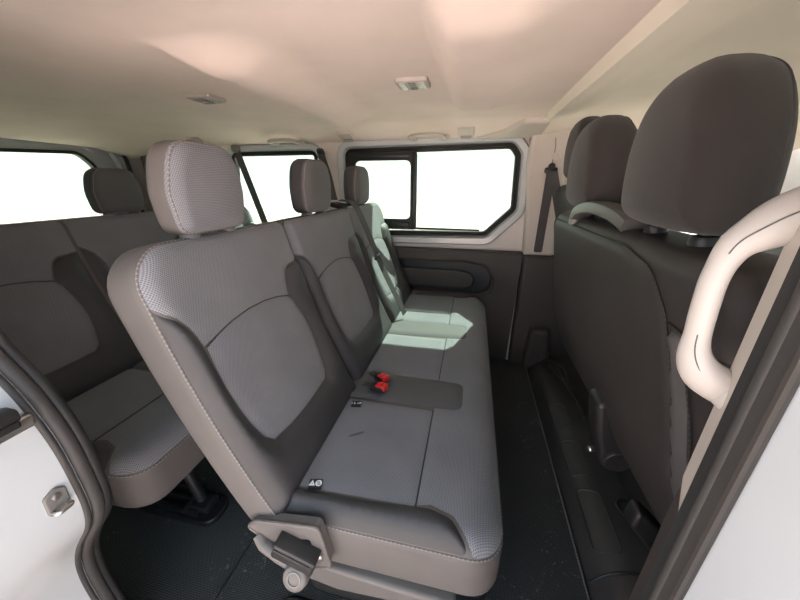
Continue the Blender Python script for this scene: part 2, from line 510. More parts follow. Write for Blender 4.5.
XZ = lambda y: (lambda a, b, t: Vector((a, y+t, b)))
def arr(y0): return lambda a, b, t: Vector((a, t, b))
PXZ = lambda a, b, t: Vector((a, t, b))
PYZ = lambda a, b, t: Vector((t, a, b))
PXY = lambda a, b, t: Vector((a, b, t))
def seat_curve(x0, z0, th, L=.62):
    tab = []; N = 80; v0 = -.08; v1 = L+.1; x = x0; z = z0; h = (v1-v0)/N
    # integrate both ways from v = 0
    def ang(v): return radians(th(v))
    pts = {}
    n0 = int(round(-v0/h)); xs = [0]*(N+1); zs = [0]*(N+1); xs[n0] = x0; zs[n0] = z0
    for i in range(n0, N):
        v = (i-n0+.5)*h; xs[i+1] = xs[i]-sin(ang(v))*h; zs[i+1] = zs[i]+cos(ang(v))*h
    for i in range(n0, 0, -1):
        v = (i-n0-.5)*h; xs[i-1] = xs[i]+sin(ang(v))*h; zs[i-1] = zs[i]-cos(ang(v))*h
    def D(u, v, w):
        f = v/h+n0; i = max(0, min(N-1, int(math.floor(f)))); t = f-i
        a = ang(v)
        return Vector((xs[i]+(xs[i+1]-xs[i])*t+w*cos(a), u, zs[i]+(zs[i+1]-zs[i])*t+w*sin(a)))
    return D

# ------------------------------------------------------------------ dimensions (x to the front of the van, y across it, z up)
YF, YN = 1.90, .28            # far and near inner wall
XR = -2.40                    # rear doors
ZC = 1.385                    # headliner
def structure(o): return tag(o, kind='structure')

# ------------------------------------------------------------------ van shell
mb = MB(); rbox(mb, (-.3, 1.0, -.56), (60, 60, .02), 0)
structure(mb.build('ground', 'pave'))
mb = MB(); rbox(mb, (-.35, (YF+.1)/2, -.045), (4.1, YF-.06, .07), 0)
structure(mb.build('floor', 'blackmetal'))

def sm(t): t = max(0, min(1, t)); return t*t*(3-2*t)
def ceil_z(x, y):
    z = ZC
    z -= .052*sm((y-1.66)/.25) + .062*sm((.62-y)/.36)
    z -= .075*sm((-1.85-x)/.5)
    z += .012*cos((y-1.05)*1.7)-.008
    # two cross channels of the felt, shaped as downward ridges to get their shading
    for x0, x1, ya, yb, dep, sl, sr in ((-.665, -.44, .66, 1.62, -.044, .024, .18), (-.12, .18, .58, 1.45, -.036, .06, .16)):
        e = sm((y-ya)/.16)*sm((yb-y)/.10)
        xs = x0 - (.07*sm((ya+.20-y)/.18) if x0 < -.5 else 0)
        z += dep*e*sm((x-xs)/sl)*sm((x1-x)/sr)
    return z
def sheet(x0, x1, y0, y1, f, sp, th=.012, extra_x=()):
    nx = int((x1-x0)/sp)+1; ny = int((y1-y0)/sp)+1; mb = MB(); vs = []; fs = []
    for k in (0, 1):
        for i in range(nx+1):
            for j in range(ny+1):
                x = x0+(x1-x0)*i/nx; y = y0+(y1-y0)*j/ny; vs.append((x, y, f(x, y)+k*th))
    N = (nx+1)*(ny+1); I = lambda i, j: i*(ny+1)+j
    for i in range(nx):
        for j in range(ny):
            q = (I(i, j), I(i+1, j), I(i+1, j+1), I(i, j+1)); fs.append(q); fs.append(tuple(a+N for a in q)[::-1])
    for i in range(nx):
        for j in (0, ny): fs.append((I(i, j), I(i+1, j), I(i+1, j)+N, I(i, j)+N))
    for j in range(ny):
        for i in (0, nx): fs.append((I(i, j), I(i, j+1), I(i, j+1)+N, I(i, j)+N))
    return mb.add(vs, fs)
cl = structure(sheet(-2.36, .285, .27, 1.915, ceil_z, .0125).build('ceiling', 'liner'))
def front_z(x, y):
    if x < .292: return ceil_z(.285, y)+.016-.028*sm((x-.272)/.018)
    z = ZC-.012-.043*sm((y-1.66)/.25)-.055*sm((.62-y)/.36)
    z -= .012*sm((.37-x)/.09)                       # rolled rear edge along the seam
    z += .016*sm((x-.36)/.10)*sm((1.1-x)/.3)
    z -= .10*sm((x-.85)/.5)
    return z
fh = structure(sheet(.262, 1.36, .27, 1.915, front_z, .0125).build('trim_1', 'liner2'))
mb = MB(); tube(mb, [(.287, y, max(ceil_z(.285, y), front_z(.29, y))-.001) for y in [.27+i*.0547 for i in range(31)]], .004, 6)
mb.build('seam', 'dark', fh)
# roof skin
mb = MB(); rbox(mb, (-.5, 1.06, 1.47), (3.95, 1.98, .02), .008)
structure(mb.build('roof', 'paint'))

# far wall: painted inner body with two window openings (third: front door window)
W1 = rpoly([(-.775, .785), (.085, .80), (.238, .955), (.228, 1.245), (.185, 1.302), (-.775, 1.288)], [.05, .06, .06, .05, .06, .05])
W2 = rpoly([(-1.62, .80), (-.955, .80), (-.955, 1.285), (-1.56, 1.285)], .05)
W3 = rpoly([(.52, .80), (1.42, .80), (1.12, 1.27), (.52, 1.29)], .05)
mb = MB(); plate(mb, [(-2.44, -.08), (1.75, -.08), (1.75, .95), (1.36, 1.42), (-2.44, 1.42)], [W1, W2, W3], PXZ, YF+.03, YF+.075)
structure(mb.build('wall_far', 'paintwarm'))
# rolled steel flange around the opening
def offs(poly, d):
    n = len(poly); out = []
    ar = sum(poly[i-1][0]*poly[i][1]-poly[i][0]*poly[i-1][1] for i in range(n)); sg = 1 if ar > 0 else -1
    for i in range(n):
        t = (Vector(poly[(i+1) % n])-Vector(poly[i-1])).normalized(); p = Vector(poly[i]); out.append((p.x-sg*t.y*d*-1*-1, p.y+sg*t.x*d))
    return out
def flange(W, y, w=.045, proud=.026, name='trim_2', mat='paint'):
    Wr = resample(W, .03); mb = MB()
    pr = [(0.0, .030), (.004, .012), (.010, 0.0), (w-.012, 0.0), (w-.004, proud*.5), (w, proud+.004)]
    rings = []
    for d, dy in pr: rings.append([(p[0], y+dy, p[1]) for p in offs(Wr, -d)])
    vs = [p for r in rings for p in r]; n = len(Wr); fs = []
    for i in range(len(rings)-1):
        for j in range(n): fs.append((i*n+j, i*n+(j+1) % n, (i+1)*n+(j+1) % n, (i+1)*n+j))
    mb.add(vs, fs); return structure(mb.build(name, mat))
flange(W1, YF+.002, .052)
flange(W2, YF+.002, .045, name='trim_3')

def window(n, W, y, glass='tint', frame_mat='gasket', rub=.030):
    Wr = resample(W, .03); inn = offs(Wr, rub); mb = MB()
    root = structure(plate(mb, Wr, [inn], PXZ, y+.012, y+.05).build('window_%d' % n, frame_mat))
    # softly rounded inner lip
    mb = MB(); tube(mb, [(p[0], y+.016, p[1]) for p in offs(Wr, rub*.55)], .010, 8, True); mb.build('gasket_lip', 'gasket', root)
    mb = MB(); plate(mb, offs(Wr, rub*.6), [], PXZ, y+.034, y+.038); mb.build('glass', glass, root)
    return root
w1 = window(1, W1, YF+.012)
# sliding pane of the big window: frame on the left, divider in the middle
mb = MB()
o = rpoly([(-.745, .83), (-.335, .83), (-.335, 1.268), (-.745, 1.268)], .02); h = rpoly([(-.712, .892), (-.372, .892), (-.372, 1.222), (-.712, 1.222)], .035)
plate(mb, o, [h], PXZ, YF+.012, YF+.03); mb.build('sliding_frame', 'gasket', w1)
mb = MB(); rbox(mb, (-.55, YF+.012, 1.246), (.33, .012, .018), .004); rbox(mb, (-.43, YF+.008, .86), (.11, .02, .03), .005); mb.build('sliding_rail', 'blackp', w1)
mb = MB(); rbox(mb, (-.352, YF+.008, 1.05), (.022, .02, .43), .006); mb.build('divider', 'gasket', w1)
mb = MB(); rbox(mb, (-.17, YF+.018, .838), (.43, .012, .012), .003); mb.build('glass_channel', 'blackp', w1)
w2 = window(2, W2, YF+.012, rub=.024)
w3 = window(3, W3, YF+.012, 'clear', rub=.03)

# lower trim panel of the sliding side with a recessed arm rest
AR = rpoly([(-.80, .445), (.06, .430), (.145, .47), (.16, .56), (.10, .640), (-.02, .662), (-.80, .66)], [.03, .06, .06, .08, .07, .05, .03])
mb = MB(); plate(mb, [(-2.36, .0), (.285, .0), (.300, .715), (-2.36, .715)], [AR], PXZ, YF-.02, YF+.028, .1)
pan = mb.build('wall_trim_panel', 'dark'); tag(pan, kind='structure'); pan.name = 'trim_4'
mb = MB(); plate(mb, AR, [], PXZ, YF+.022, YF+.030); mb.build('recess_back', 'blackp', pan)
mb = MB(); Ao = resample(AR, .03); n = len(Ao); vs = []
prof = [(-.004, -.020), (.004, -.026), (.014, -.020), (.020, .022)]
for d, dy in prof: vs += [(p[0], YF+dy, p[1]) for p in offs(Ao, d)]
mb.add(vs, [(i*n+j, i*n+(j+1) % n, (i+1)*n+(j+1) % n, (i+1)*n+j) for i in range(3) for j in range(n)]); mb.build('recess_rim', 'dark', pan)
pad = rpoly([(-.78, .472), (-.02, .472), (.035, .497), (.045, .545), (.005, .582), (-.07, .592), (-.78, .592)], [.02, .05, .05, .05, .05, .04, .02])
mb = MB(); bplate(mb, resample(pad, .03), PXZ, YF+.022, YF-.004, .012); mb.build('arm_rest_pad', 'dark', pan)
mb = MB(); bplate(mb, [(-.76, YF-.04), (.06, YF-.04), (.10, YF-.01), (.10, YF+.02), (-.76, YF+.02)], PXY, .425, .452, .008); mb.build('arm_rest_ledge', 'dark', pan)
mb = MB(); rbox(mb, (-1.03, YF-.003, .718), (2.66, .05, .012), .004); mb.build('panel_cap', 'dark', pan)

# far door pillar: beige upper trim, dark lower trim, belt slot
mb = MB(); bplate(mb, resample(rpoly([(.300, .715), (.455, .715), (.45, 1.10), (.43, 1.36), (.262, 1.36), (.255, 1.18), (.285, .95)], .01), .04), PXZ, YF+.035, YF-.045, .016)
bp = structure(mb.build('trim_5', 'beige'))
mb = MB(); rbox(mb, (.372, YF-.046, .86), (.035, .004, .25), .0015); mb.build('belt_slot', 'blackp', bp)
mb = MB(); tube(mb, catmull([(.372, YF-.048, 1.31), (.378, YF-.048, 1.26), (.372, YF-.049, 1.18)], 4), .0016, 6); mb.build('panel_groove', 'dark', bp)
mb = MB(); bplate(mb, resample(rpoly([(.302, .0), (1.2, .0), (1.2, .70), (.303, .712)], .012), .06), PXZ, YF+.02, YF-.05, .02)
lp = structure(mb.build('trim_6', 'dark'))
mb = MB()
bplate(mb, resample(rpoly([(.375, .02), (.535, .02), (.50, .285), (.395, .285)], .03), .03), PXZ, YF-.045, YF-.115, .025); mb.build('pillar_foot_cover', 'dark', lp)
# upper side rail trims over the windows
mb = MB(); bplate(mb, resample(rpoly([(-.03, 1.90), (.31, 1.90), (.31, 1.70), (.20, 1.70), (.12, 1.80)], [.01, .01, .02, .03, .05]), .03), lambda a, b, t: Vector((a, b, 1.372-.19*(b-1.70)-t)), -.03, .018, .010)
structure(mb.build('trim_7', 'beige'))

# rear doors
R1 = rpoly([(1.13, .80), (1.70, .80), (1.70, 1.20), (1.62, 1.285), (1.13, 1.262)], [.04, .05, .10, .10, .04])
R2 = rpoly([(.46, .80), (1.03, .80), (1.03, 1.262), (.54, 1.285), (.46, 1.20)], [.05, .04, .04, .10, .10])
mb = MB(); plate(mb, [(.05, -.1), (2.0, -.1), (2.0, 1.44), (.05, 1.44)], [R1, R2], PYZ, XR-.04, XR)
rd = structure(mb.build('door_1', 'paint'))
for W in (R1, R2):
    Wr = resample(W, .03); mb = MB(); plate(mb, Wr, [offs(Wr, .018)], PYZ, XR-.03, XR+.004); mb.build('window_rubber', 'gasket', rd)
    mb = MB(); plate(mb, offs(Wr, .008), [], PYZ, XR-.022, XR-.018); mb.build('glass', 'tint', rd)
    mb = MB(); rings = [[(XR+dx, p[0], p[1]) for p in offs(Wr, -d)] for d, dx in ((0, .004), (.012, .012), (.03, .014), (.05, .002))]
    n = len(Wr); mb.add([p for r in rings for p in r], [(i*n+j, i*n+(j+1) % n, (i+1)*n+(j+1) % n, (i+1)*n+j) for i in range(3) for j in range(n)]); mb.build('window_surround', 'paint', rd)
# rear frame: rolled white edge, seal and dark corner trim
mb = MB(); tube(mb, catmull([(XR+.05, 1.815, .6), (XR+.05, 1.81, 1.10), (XR+.05, 1.775, 1.27), (XR+.05, 1.66, 1.335), (XR+.05, .6, 1.335), (XR+.05, .42, 1.30), (XR+.05, .37, 1.10), (XR+.05, .37, .6)], 8), .020, 8)
structure(mb.build('trim_8', 'paint'))
mb = MB(); tube(mb, catmull([(XR+.085, 1.842, .6), (XR+.085, 1.838, 1.12), (XR+.085, 1.81, 1.29), (XR+.085, 1.68, 1.352), (XR+.085, .6, 1.352), (XR+.085, .42, 1.32), (XR+.085, .34, 1.10), (XR+.085, .34, .6)], 8), .012, 8)
structure(mb.build('trim_9', 'rubber'))
mb = MB(); bplate(mb, resample(rpoly([(-2.27, .7), (-2.05, .7), (-2.06, 1.325), (-2.24, 1.325)], .02), .05), PXZ, YF+.03, YF-.035, .02)
structure(mb.build('trim_10', 'dark'))

# front end: bulkhead, dashboard, windscreen (seen only past the seats)
mb = MB(); bplate(mb, resample(rpoly([(1.12, .0), (1.75, .0), (1.75, .92), (1.30, .94), (1.12, .80)], .06), .06), PXZ, .15, 1.88, .02)
structure(mb.build('trim_11', 'dark'))
mb = MB(); vs = [(1.74, .15, .93), (1.74, 1.9, .93), (1.33, 1.9, 1.32), (1.33, .15, 1.32)]
mb.add(vs+[(x+.01, y, z+.01) for x, y, z in vs], [(0, 1, 2, 3), (7, 6, 5, 4), (0, 4, 5, 1), (1, 5, 6, 2), (2, 6, 7, 3), (3, 7, 4, 0)]); structure(mb.build('window_4', 'clear'))

# near side: aperture of the open sliding door
APL = [(-.80, 1.30), (-.775, 1.18), (-.745, 1.00), (-.712, .875), (-.662, .796), (-.632, .71), (-.627, .62), (-.632, .555), (-.655, .50), (-.712, .425), (-.748, .355), (-.762, .277), (-.758, .165), (-.75, .05), (-.745, -.08)]
apl = [Vector(p) for p in catmull(APL, 5)]
XB = .238
N1 = rpoly([(-1.9, .80), (-1.08, .80), (-1.08, 1.27), (-1.84, 1.27)], .06)
mb = MB(); plate(mb, [(-2.44, -.08), (-2.44, 1.42)]+[(-.82, 1.42)]+[(p.x, p.y) for p in apl], [N1], PXZ, .045, .275)
nw = structure(mb.build('wall_near', 'paint'))
mb = MB(); Wr = resample(N1, .03); plate(mb, Wr, [offs(Wr, .03)], PXZ, .07, .10); mb.build('window_rubber', 'gasket', nw)
mb = MB(); plate(mb, offs(Wr, .01), [], PXZ, .082, .086); mb.build('glass', 'tint', nw)
# jamb pressing: a rounded dent in the white pillar
mb = MB(); bplate(mb, resample(rpoly([(.055, -.05), (.165, -.05), (.16, .30), (.13, .44), (.055, .50)], [.01, .03, .08, .05, .01]), .03), lambda a, b, t: Vector((-.768+t, a, b)), 0, .035, .03); mb.build('pressing', 'paint', nw)
# the sliding door, pushed back along the outside of the van
D2 = rpoly([(-1.85, .85), (-1.02, .85), (-1.02, 1.30), (-1.85, 1.30)], .06)
mb = MB(); plate(mb, rpoly([(-1.98, -.25), (-.86, -.25), (-.86, 1.0), (-.92, 1.42), (-1.98, 1.42)], .05), [D2], PXZ, -.12, -.05); sd = structure(mb.build('door_2', 'paint'))
mb = MB(); plate(mb, offs(resample(D2, .04), -.01), [], PXZ, -.09, -.085); mb.build('glass', 'tint', sd)
mb = MB(); bplate(mb, resample(rpoly([(-1.92, -.2), (-.92, -.2), (-.92, .8), (-1.92, .8)], .04), .08), PXZ, -.052, -.02, .015); mb.build('door_card', 'dark', sd)
# front pillar and front door side
N2 = rpoly([(.42, .80), (1.45, .80), (1.16, 1.27), (.42, 1.29)], .06)
mb = MB(); plate(mb, [(XB, -.08), (1.75, -.08), (1.75, .95), (1.36, 1.42), (XB, 1.42)], [N2], PXZ, -.02, .245)
fw_ = structure(mb.build('wall_front_side', 'paint'))
mb = MB(); Wr = resample(N2, .03); plate(mb, Wr, [offs(Wr, .03)], PXZ, .10, .13); mb.build('window_rubber', 'gasket', fw_)
mb = MB(); plate(mb, offs(Wr, .01), [], PXZ, .112, .116); mb.build('glass', 'clear', fw_)
mb = MB(); bplate(mb, resample(rpoly([(.0, -.06), (.205, -.06), (.20, .56), (.165, .76), (.0, .84)], [.01, .03, .08, .06, .01]), .03), lambda a, b, t: Vector((XB-t, a, b)), -.005, .022, .02); mb.build('pressing', 'paint', fw_)
mb = MB(); bplate(mb, resample(rpoly([(.42, .02), (1.15, .02), (1.15, .78), (.42, .78)], .03), .08), PXZ, .246, .30, .02); mb.build('door_card', 'dark', fw_)
# header over the opening
mb = MB(); rbox(mb, (-.28, .16, 1.36), (1.10, .23, .12), .02); structure(mb.build('trim_12', 'paint'))
# sill
mb = MB(); rbox(mb, (-.26, .17, -.05), (.985, .24, .08), .015); structure(mb.build('trim_13', 'paint'))
mb = MB(); bplate(mb, resample(rpoly([(-.735, .20), (.225, .20), (.30, .34), (.30, .44), (-.42, .44), (-.50, .33), (-.735, .31)], [.02, .02, .03, .04, .04, .04, .02]), .04), PXY, -.005, .022, .010)
structure(mb.build('trim_14', 'plinth'))
# rubber seals and trims on the edges of the opening
p3 = [(p.x, p.y) for p in apl]
mb = MB(); tube(mb, [(x+.003, .268, z) for x, z in p3], .008, 10, ra=.010); tube(mb, [(x+.001, .252, z) for x, z in p3], .005, 8)
sl = structure(mb.build('trim_15', 'rubber2'))
mb = MB(); tube(mb, [(x, .284, z) for x, z in p3], .007, 8, ra=.009); mb.build('inner_lip', 'rubber', sl)
zz = [1.36-i*.04 for i in range(37)]
mb = MB(); tube(mb, [(XB-.003, .2665, z) for z in zz], .005, 10, ra=.006)
sr_ = structure(mb.build('trim_16', 'rubber2'))
mb = MB(); plate(mb, [(.272, -.08), (.284, -.08), (.284, 1.38), (.272, 1.38)], [], PYZ, XB-.004, XB+.01); mb.build('inner_lip', 'rubber', sr_)
mb = MB(); plate(mb, [(.244, -.08), (.262, -.08), (.262, 1.38), (.244, 1.38)], [], PYZ, XB-.006, XB-.001); mb.build('edge_trim', 'rubber2', sr_)
mb = MB(); plate(mb, [(.2435, -.08), (.2475, -.08), (.2475, 1.38), (.2435, 1.38)], [], PYZ, XB-.009, XB-.005); mb.build('edge_strip', 'dark', sr_)
# near pillar trim: beige upper, dark lower
mb = MB(); bplate(mb, [(.278, .775), (.290, .752), (.330, .785), (.330, 1.36), (.278, 1.36)], lambda a, b, t: Vector((t+max(0, a-.282)*.46, a, b)), .36, XB, .004)
structure(mb.build('trim_17', 'beige'))
mb = MB(); bplate(mb, [(.278, .02), (.336, .02), (.336, .72), (.330, .782), (.278, .748)], lambda a, b, t: Vector((t+max(0, a-.282)*.46, a, b)), .36, XB+.002, .004)
structure(mb.build('trim_18', 'dark'))

# black rubber mat over the passenger floor with cut-outs hidden under the seats
mb = MB(); plate(mb, resample(rpoly([(-2.3, .33), (-.50, .33), (-.42, .45), (.31, .45), (.405, .56), (.405, YF-.02), (-2.3, YF-.02)], [.02, .05, .05, .05, .05, .02, .02]), .2), [], PXY, -.008, .006)
mt = mb.build('floor_mat', 'mat'); tag(mt, 'black ribbed rubber mat covering the van floor', 'floor mat')
mb = MB(); tube(mb, [(-.62, .34+i*.05, .006) for i in range(13)], .0035, 6); mb.build('mat_joint', 'blackp', mt)
mb = MB(); tube(mb, [(.402, .58+i*.05, .008) for i in range(26)], .0028, 6); mb.build('mat_edge', 'stitch', mt)

# moulded plinth the front seats stand on
pp = [(.408, -.005), (.415, .022), (.445, .062), (.495, .085), (.56, .092), (.64, .098), (.80, .10), (.82, -.005)]
mb = MB(); cp = catmull(pp[:-1], 4)+[Vector(pp[-1])]; bplate(mb, [(p[0], p[1]) for p in cp], PXZ, YF-.055, .34, .01, sp=None)
pl = mb.build('seat_plinth', 'plinth'); tag(pl, 'black moulded plastic plinth under the front seats', 'floor trim')
def pz(x):
    for a, b in zip(cp, cp[1:]):
        if a[0] <= x <= b[0]: return a[1]+(b[1]-a[1])*(x-a[0])/max(1e-6, b[0]-a[0])
    return .1
for ya, yb in ((.72, .93), (.985, 1.16), (1.22, 1.40)):
    o = rpoly([(.437, ya), (.507, ya-.005), (.507, yb-.02), (.44, yb)], .02)
    mb = MB(); tube(mb, [(p[0], p[1], pz(p[0])+.001) for p in resample(o, .02)], .0042, 6, True)
    V, F = tri(resample(o, .02), (), .02); mb.add([(p.x, p.y, pz(p.x)+.0015) for p in V], F); mb.build('embossed_panel', 'plinth', pl)
mb = MB(); tube(mb, [(x, .655+.012*sin((x-.41)*9), pz(x)+.002) for x in [.412+i*.012 for i in range(18)]], .004, 6); mb.build('moulded_rib', 'blackp', pl)
mb = MB(); tube(mb, [(.575+.032*cos(a*pi/8), .86+.032*sin(a*pi/8), .096) for a in range(16)], .0045, 6, True); mb.build('moulded_cap', 'blackp', pl)

# ------------------------------------------------------------------ upholstery
def SHIFT(dx): return lambda u, v, w: None
def rel(c, pts): return [(c+p[0], p[1]) for p in pts]
TOPARC = [(-.172, .404), (-.135, .416), (-.09, .426), (-.03, .432), (.03, .430), (.08, .422), (.122, .409)]
RSIDE = [(.137, .388), (.148, .345), (.154, .30), (.154, .26), (.147, .215), (.137, .175), (.128, .150)]
LSIDE = [(-.158, .165), (-.168, .21), (-.174, .26), (-.176, .31), (-.175, .36)]
BOT = [(.110, .134), (.05, .130), (-.015, .128), (-.08, .131), (-.140, .141)]
INSERT = TOPARC+RSIDE+BOT+LSIDE
LUP = [(-.176, .408), (-.179, .430), (-.185, .455), (-.198, .480), (-.212, .495)]
RUP = [(.124, .412), (.131, .435), (.139, .458), (.150, .477), (.168, .490)]
def back_panels(P, c, ul, ur, vt, lev, el, er):
    """front panels of one seating place; ul, ur, vt edges of the pad face"""
    top = [(c+a, b+.002) for a, b in LUP[::-1]]+[(c+a, b+.003) for a, b in TOPARC[1:-1]]+[(c+a, b+.002) for a, b in RUP]+rpoly([(ur, .498), (ur, vt), (ul, vt), (ul, .512)], [.001, er, el, .001])
    U = [(ul, .004), (ur, .004), (ur, .494)]+[(c+a+.003, b-.003) for a, b in RUP[::-1]]+[(c+a+.003, b) for a, b in RSIDE]+[(c+a, b-.003) for a, b in BOT]+[(c+a-.003, b) for a, b in LSIDE]+[(c+a-.003, b-.003) for a, b in LUP]+[(ul, .508)]
    return [('upper_panel', top, 'weave', .004, .012), ('insert_panel', rel(c, INSERT), 'weave', .006, .02), ('bolster_panel', U, 'vinyl', .022, .05)]

def headrest(parent, c, D, out, w0, w1, bodym, pipe=True, post_v=(-.03, .05), post_r=.006, puff=.012, bez=True, postw=.052, bz=None, bm='greyp2', rr=(.022, .022), sidem=None):
    mb, (n, rings) = pillow(rel(c, out), w0, w1, rr[0], rr[1], D, puff)
    h = mb.build('headrest', (bodym, sidem or bodym), parent, 60)
    if pipe:
        r = rings[13+2]; mb = MB(); tube(mb, [D(*p) for p in r], .0017, 6, True); mb.build('piping', 'stitch' if sidem else 'seam', h)
    for s in (-1, 1):
        mb = MB(); tube(mb, [D(c+s*postw, post_v[0], 0), D(c+s*postw, post_v[1], 0)], post_r, 12); mb.build('headrest_post', 'metal', h)
        if bez:
            mb = MB(); p = D(c+s*postw, post_v[0], 0); a = D(c+s*postw, post_v[1], 0)-p
            lathe(mb, p+a.normalized()*(bz or 0), a, [(.019, -.02), (.0195, .006), (.017, .011), (.009, .013)], 18); mb.build('headrest_bezel', bm, h)
    return h

HRO = resample(rpoly([(-.090, 0), (.090, 0), (.101, .085), (.078, .177), (-.078, .177), (-.101, .085)], [.034, .034, .1, .075, .075, .1]), .012)

def bench(x, label, group, dz, split=True):
    root = empty('bench_seat', (-.15+x, 1.12, 0), label, 'bench seat', group)
    D0 = seat_curve(-.392, .405, lambda v: 27-15*max(-.2, min(1, v/.62)))
    D = lambda u, v, w: D0(u, v, w)+Vector((x, 0, dz))
    edges = [(.385, .848), (.852, 1.865)] if split else [(.385, 1.865)]; seats = [.612, 1.092, 1.590]
    # backrest sections
    Rn = (.05, .03, .030, .085); Rw = (.03, .05, .085, .025)
    if split: PS = ((Pad(*edges[0], -.035, .622, Rn, -.050, .056, .026, .034, D), seats[:1]), (Pad(*edges[1], -.035, .622, Rw, -.050, .056, .026, .034, D), seats[1:]))
    else: PS = ((Pad(*edges[0], -.035, .622, (.05, .05, .085, .085), -.050, .056, .026, .034, D), seats),)
    for i, (P, cs) in enumerate(PS):
        b = P.body(20).build('backrest', 'vinyl_side', root, 60)
        for k, c in enumerate(cs):
            ul = {.612: .389, 1.092: .856, 1.590: 1.345}[c]; ur = {.612: .844, 1.092: 1.341, 1.590: 1.861}[c]
            el = .082 if c == .612 else .012; er = .082 if c == 1.590 else .02
            for nm, o, m, lift, ew in back_panels(P, c, ul, ur, .616, 0, el, er):
                P.panel(o, lift, .0012, ew).build(nm, m, b, 60)
            mb = MB(); P.line(rel(c, [(a_, b_+.001) for a_, b_ in TOPARC]), .0014, .001, mb=mb); mb.build('seam', 'seam', b)
        mb = MB(); o = pad_outline(P.a[0], P.a[1], P.a[2], P.a[3], P.a[4], .0035, 14, 8)
        P.line(o, .0022, .001, mb=mb, closed=True); mb.build('piping', 'stitch' if i == 0 else 'seam', b)
    # back shell behind
    # headrests
    DH = lambda u, v, w: Vector((-.570+x+w+.02*(v-.09)*1.0, u, 1.0+v+dz))
    for k, c in enumerate((.592, 1.083, 1.552)):
        h = headrest(root, c, DH, HRO, -.036, .034, 'weave' if k == 0 else 'strip', True, (-.045, .05), puff=.010, bz=.036, sidem='vinyl_side' if k == 0 else 'vinyl', rr=(.020, .026))  # farther headrests: darker cloth and vinyl put their shade into the colour
        if k == 0:
            pass
    # plain side band of the near headrest
    # cushion
    ct = .445
    def DC(u, v, w): return Vector((v+x, u, dz+w+.004*sm((v+.30)/.35)-.022*sm((v-.03)/.10)))
    # pad axes: first = across (u), second = fore-aft (v); front edge is v1
    C = Pad(.398, 1.862, -.40, .118, (.04, .04, .085, .085), .285, ct, .03, .045, DC)
    cb = C.body(30).build('cushion', 'vinyl_side', root, 60)
    ub, vb = .440, -.068
    bl = rpoly([(.402, -.392), (.447, -.392), (.455, -.15), (.464, -.04), (.452, .005), (.402, .046)], [.01, .01, .1, .03, .03, .01])
    C.panel(bl, .016, .0014, .03).build('bolster_panel', 'vinyl', cb, 60)
    blf = rpoly([(1.81, -.392), (1.858, -.392), (1.858, .048), (1.80, .0), (1.797, -.03), (1.80, -.15)], [.01, .01, .01, .03, .03, .1])
    C.panel(blf, .016, .0014, .03).build('bolster_panel', 'vinyl', cb, 60)
    strips = (.855, 1.325); sw = .078
    def strip_o(c, g=0): return rpoly([(c-sw-g, -.392), (c+sw+g, -.392), (c+sw-.008+g, -.05), (c+.066+g, .014+g), (c-.066-g, .014+g), (c-sw+.008-g, -.05)], [.004, .004, .08, .055, .055, .08], 8)
    for c in strips: C.panel(strip_o(c),   .008, .0012, .03).build('divider_panel', 'strip', cb, 60)
    xs = [.450, .855, 1.325, 1.80]
    for k in range(3):
        a = .452 if k == 0 else strips[k-1]+sw+.002; b = 1.799 if k == 2 else strips[k]-sw-.002
        ao = .010 if k == 0 else -.008; bo = .010 if k == 2 else -.008
        q = rpoly([(a, -.392), (b, -.392), (b+bo, -.073), (a+ao, -.073)], .006)
        C.panel(q, .005, .0012, .02).build('seat_panel', 'weave', cb, 60)
    # front band of fabric running over the front edge
    fb = [(.465, -.069), (.473, -.04), (.459, .010), (.402, .054), (.402, .075), (.435, .1135), (1.825, .1135), (1.858, .075), (1.858, .058), (1.802, .018), (1.788, -.03), (1.795, -.069)]
    for c in strips[::-1]:
        fb += [(c+sw-.004, -.069)]+[(p[0], p[1]) for p in strip_o(c, .0012) if p[1] > -.066]+[(c-sw+.004, -.069)]
    C.panel(fb, .005, .0014, .02).build('seat_panel', 'weave', cb, 60)
    for ya, yb in ((.462, .77), (.935, 1.245), (1.405, 1.79)):
        mb = MB(); C.line([(ya, -.071), (yb, -.071)], .0018, .002, mb=mb); mb.build('seam', 'seam', cb)
    mb = MB(); o = pad_outline(.398, 1.862, -.40, .118, C.a[4], .0028, 24, 8); C.line(o, .0019, .000, mb=mb, closed=True); mb.build('piping', 'stitch', cb)
    return root, C, D, cb

b2, C2, D2, cb2 = bench(0, 'grey fabric three place middle bench, right beside the open sliding door', 'grey three place bench seats', 0)
b3, C3, D3, cb3 = bench(-.905, 'grey fabric three place bench in the last row, below the rear door window', 'grey three place bench seats', -.02, False)

